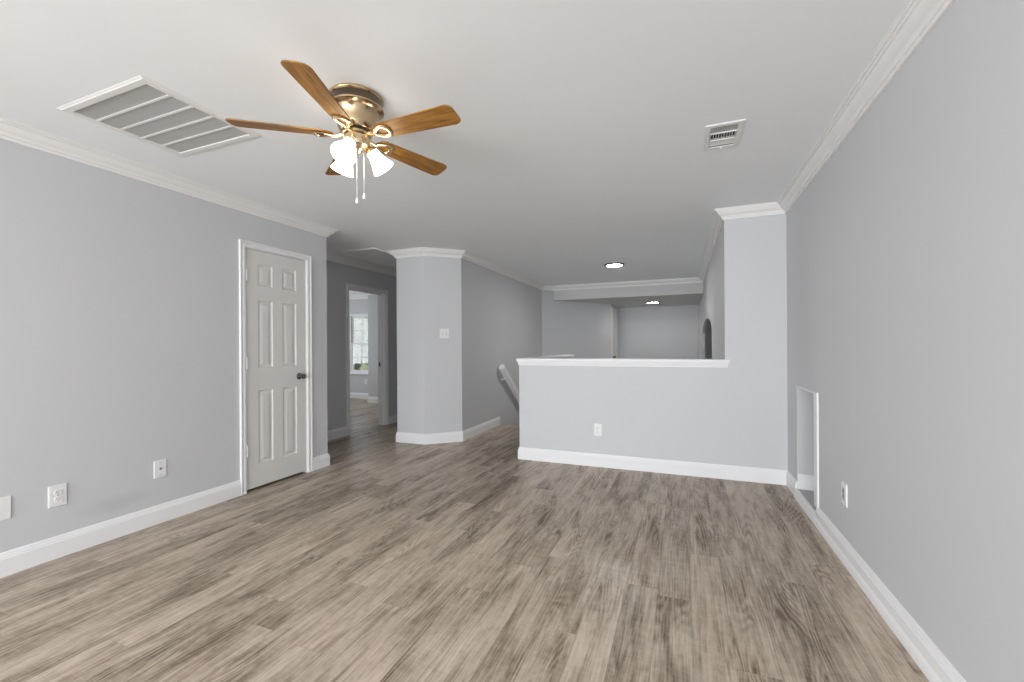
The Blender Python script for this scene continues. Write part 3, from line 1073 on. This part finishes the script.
def plate(name, label, cat, loc, rotz, w, h, kind, group=None):
    """a plate on a wall; local -y faces the room"""
    t = thing(name, label, cat, loc, rotz, group)
    bm = bmesh.new()
    add_box(bm, (-w / 2, -.0065, -h / 2), (w / 2, 0, h / 2))
    bmesh.ops.bevel(bm, geom=[e for e in bm.edges if all(v.co.y < -.003 for v in e.verts)], offset=.003, segments=2, affect='EDGES')
    obj('cover_plate', bm, M_plate, t)
    if kind == 'duplex':
        for z in (.0195, -.0195):
            r = obj('receptacle', lathe(bmesh.new(), [(0, 0), (.0165, 0), (.0175, .001), (.0175, .004), (0, .004)], 24, Matrix.Translation((0, -.0062, z)) @ Matrix.Rotation(-PI / 2, 4, 'X') @ Matrix.Scale(-1, 4, (0, 0, 1)) @ Matrix.Scale(.86, 4, (0, 1, 0))), M_plate, t, smooth=30)
            bm = bmesh.new()
            add_box(bm, (-.0075, -.0106, z - .001), (-.0052, -.0090, z + .008))
            add_box(bm, (.0052, -.0106, z - .000), (.0075, -.0090, z + .007))
            lathe(bm, [(0, 0), (.0026, 0), (.0026, .0016), (0, .0016)], 10, Matrix.Translation((0, -.0106, z - .007)) @ Matrix.Rotation(-PI / 2, 4, 'X'))
            obj('slot', bm, M_slot, r)
        obj('screw', lathe(bmesh.new(), [(0, 0), (.003, 0), (.003, .0015), (0, .0015)], 12, Matrix.Translation((0, -.0080, 0)) @ Matrix.Rotation(-PI / 2, 4, 'X')), M_screw, t)
    elif kind == 'coax':
        bm = bmesh.new()
        Mx = Matrix.Translation((0, -.006, 0)) @ Matrix.Rotation(PI / 2, 4, 'X')
        lathe(bm, [(0, 0), (.0085, 0), (.0085, .003), (.005, .003), (.005, .012), (.003, .012), (.003, .004), (0, .004)], 6, Mx)
        obj('coax_jack', bm, M_steel, t)
        for z in (.042, -.042):
            obj('screw', lathe(bmesh.new(), [(0, 0), (.003, 0), (.003, .0015), (0, .0015)], 12, Matrix.Translation((0, -.0080, z)) @ Matrix.Rotation(-PI / 2, 4, 'X')), M_screw, t)
    elif kind == 'switch2':
        for x in (-.023, .023):
            f = obj('switch_frame', box_bm((x - .006, -.0085, -.013), (x + .006, -.006, .013)), M_louver, t)
            bm = bmesh.new()
            add_box(bm, (x - .004, -.017, .000), (x + .004, -.006, .010))
            obj('toggle', bm, M_plate, f)
            for z in (.030, -.030):
                obj('screw', lathe(bmesh.new(), [(0, 0), (.003, 0), (.003, .0015), (0, .0015)], 12, Matrix.Translation((x, -.0080, z)) @ Matrix.Rotation(-PI / 2, 4, 'X')), M_screw, t)
    elif kind == 'blank':
        for z in (.042, -.042):
            obj('screw', lathe(bmesh.new(), [(0, 0), (.003, 0), (.003, .0015), (0, .0015)], 12, Matrix.Translation((0, -.0080, z)) @ Matrix.Rotation(-PI / 2, 4, 'X')), M_screw, t)
    elif kind == 'rocker':
        bm = bmesh.new()
        add_box(bm, (-.0165, -.0085, -.033), (.0165, -.006, .033))
        f = obj('insert', bm, M_louver, t)
        for z in (.016, -.016):
            bm = bmesh.new()
            add_box(bm, (-.0075, -.0098, z - .001), (-.0052, -.0082, z + .008))
            add_box(bm, (.0052, -.0098, z), (.0075, -.0082, z + .007))
            obj('slot', bm, M_slot, f)
    return t


LW = PI / 2       # faces +X
plate('electrical_outlet', 'white duplex outlet low on the left wall, middle of three plates', 'outlet', (XL, 1.343, 0.362), LW, .080, .124, 'duplex')
plate('cable_outlet', 'white cable jack plate low on the left wall, nearest the panel door', 'outlet', (XL, 1.872, 0.377), LW, .076, .122, 'coax')
plate('blank_plate', 'blank white plate low on the left wall, cut by the left photo edge', 'wall plate', (XL, 1.098, 0.362), LW, .116, .122, 'blank')
plate('electrical_outlet', 'white duplex outlet on the front of the grey half wall', 'outlet', (-0.793, YH, 0.370), 0, .076, .122, 'duplex')
plate('electrical_outlet', 'white outlet on the right wall beside the recessed niche', 'outlet', (XR, 2.925, 0.375), -PI / 2, .080, .124, 'rocker')
plate('electrical_outlet', 'tiny white outlet under the bedroom window seen through the doorway', 'outlet', (-6.93, BY, 0.40), 0, .076, .120, 'duplex')
sa = math.atan2(COL[3][1] - COL[2][1], COL[3][0] - COL[2][0])
sp_ = Vector(COL[2]).lerp(Vector(COL[3]), 0.53)
plate('light_switch', 'white double toggle light switch on the angled grey corner wall', 'switch', (sp_.x, sp_.y, 1.385), sa, .116, .122, 'switch2')

# ------------------------------------------------------------------ handrail on the stair wall
hr = thing('handrail', 'white wooden handrail sloping down the wall beside the stairs', 'handrail', (XS, 6.02, 0.905))
sl = -0.745
n_ = Vector((0, 1, sl)).normalized()
bm = bmesh.new()
prof = [(-.024, -.030), (.024, -.030), (.024, -.012), (.029, -.002), (.029, .014), (.020, .026), (.008, .031), (-.008, .031), (-.020, .026), (-.029, .014), (-.029, -.002), (-.024, -.012)]
rings = []
upv = Vector((0, -n_.z, n_.y))
for d in (0.0, 3.2):
    c0 = Vector((.078, 0, 0)) + n_ * d
    rings.append([bm.verts.new(c0 + Vector((1, 0, 0)) * a * 1.45 + upv * b * 1.35) for a, b in prof])
for k in range(len(prof)):
    j = (k + 1) % len(prof)
    bm.faces.new((rings[0][k], rings[0][j], rings[1][j], rings[1][k]))
bm.faces.new(rings[0])
bm.faces.new(rings[1])
obj('rail', bm, M_trim, hr, smooth=35)
for d in (0.22, 1.35, 2.6):
    c0 = n_ * d
    bm = bmesh.new()
    tube(bm, [(0.0, c0.y, c0.z - .075), (.040, c0.y, c0.z - .072), (.074, c0.y, c0.z - .058), (.078, c0.y, c0.z - .030)], .007, 10)
    lathe(bm, [(0, 0), (.028, 0), (.028, .004), (.012, .010), (0, .010)], 20, Matrix.Translation((0, c0.y, c0.z - .075)) @ Matrix.Rotation(PI / 2, 4, 'Y'))
    obj('bracket', bm, M_plate, hr, smooth=40)

# ------------------------------------------------------------------ door_3 beside the soffit, past the landing
AX = -1.478
d3 = bpy.data.objects.new('door_3', None)
C.objects.link(d3)
d3.location = (AX, 10.24, 0)
d3['kind'] = 'structure'
keep(obj('door_casing', casing(AX, 9.86, 10.62, 2.03), M_trim, d3, smooth=25), d3)
sl3 = keep(obj('door_slab', box_bm((AX + .0005, 9.862, .012), (AX + .008, 10.618, 2.028), .002), M_door, d3), d3)
bm = lathe(bmesh.new(), [(0, 0), (.031, 0), (.032, .004), (.014, .012), (.011, .030), (.0255, .044), (.0275, .052), (.020, .065), (0, .067)], 24, Matrix.Translation((AX + .008, 9.93, .955)) @ Matrix.Rotation(PI / 2, 4, 'Y'))
keep(obj('door_knob', bm, M_nickel, sl3, smooth=35), d3)

# ------------------------------------------------------------------ outside the bedroom window
o = struct('lawn', box_bm((-260, 12.5, -3.0), (40, 260, -2.8)), M_lawn)


def tree(loc, h, w, label, mat, seed):
    rnd = random.Random(seed)
    t = thing('tree', label, 'tree', loc, 0, 'trees outside the bedroom window')
    bm = bmesh.new()
    tube(bm, [(0, 0, -.2), (.1, 0, h * .25), (-.05, .1, h * .5), (.05, 0, h * .8)], [.19, .15, .11, .04], 10)
    for k in range(7):
        a = k * 2.4
        z = h * (.3 + .07 * k)
        tube(bm, [(0, 0, z), (math.cos(a) * w * .25, math.sin(a) * w * .25, z + h * .08), (math.cos(a) * w * .42, math.sin(a) * w * .42, z + h * .16)], [.09, .06, .02], 6)
    obj('trunk', bm, M_bark, t, smooth=60)
    bm = bmesh.new()
    blobs = []
    for k in range(16):
        a, rr = rnd.uniform(0, 2 * PI), rnd.uniform(.05, .36) * w
        blobs.append((Vector((math.cos(a) * rr, math.sin(a) * rr, h * rnd.uniform(.22, .88))), rnd.uniform(.14, .24) * w))
    for i in range(6500):
        c0, br = rnd.choice(blobs)
        v = Vector((rnd.gauss(0, 1), rnd.gauss(0, 1), rnd.gauss(0, 1))).normalized() * br * rnd.uniform(.55, 1.05)
        p = c0 + v
        s = rnd.uniform(.30, .62)
        a = Vector((rnd.gauss(0, 1), rnd.gauss(0, 1), rnd.gauss(0, 1))).normalized()
        b = a.orthogonal().normalized()
        bm.faces.new([bm.verts.new(p + a * s), bm.verts.new(p + b * s * .5), bm.verts.new(p - a * s), bm.verts.new(p - b * s * .5)])
    obj('foliage', bm, mat, t)
    return t


for (dist, lat, h, w, mt, lb, sd) in (
        (62, -0.8, 9.5, 6.0, M_leaf, 'tall green tree showing through the middle of the bedroom window', 3),
        (76, 3.2, 12.0, 7.5, M_leaf2, 'blue-green tree behind the others in the bedroom window', 5),
        (54, 2.6, 4.6, 3.4, M_leaf, 'low green tree at the right of the bedroom window view', 9),
        (70, -5.2, 8.5, 6.5, M_leaf2, 'pale green tree left of the tall one outside the bedroom window', 12)):
    dv = Vector((-7.05, 8.1)).normalized()
    rt = Vector((dv.y, -dv.x))
    p = dv * dist + rt * lat
    tree((p.x, p.y, -2.8), h, w, lb, mt, sd)
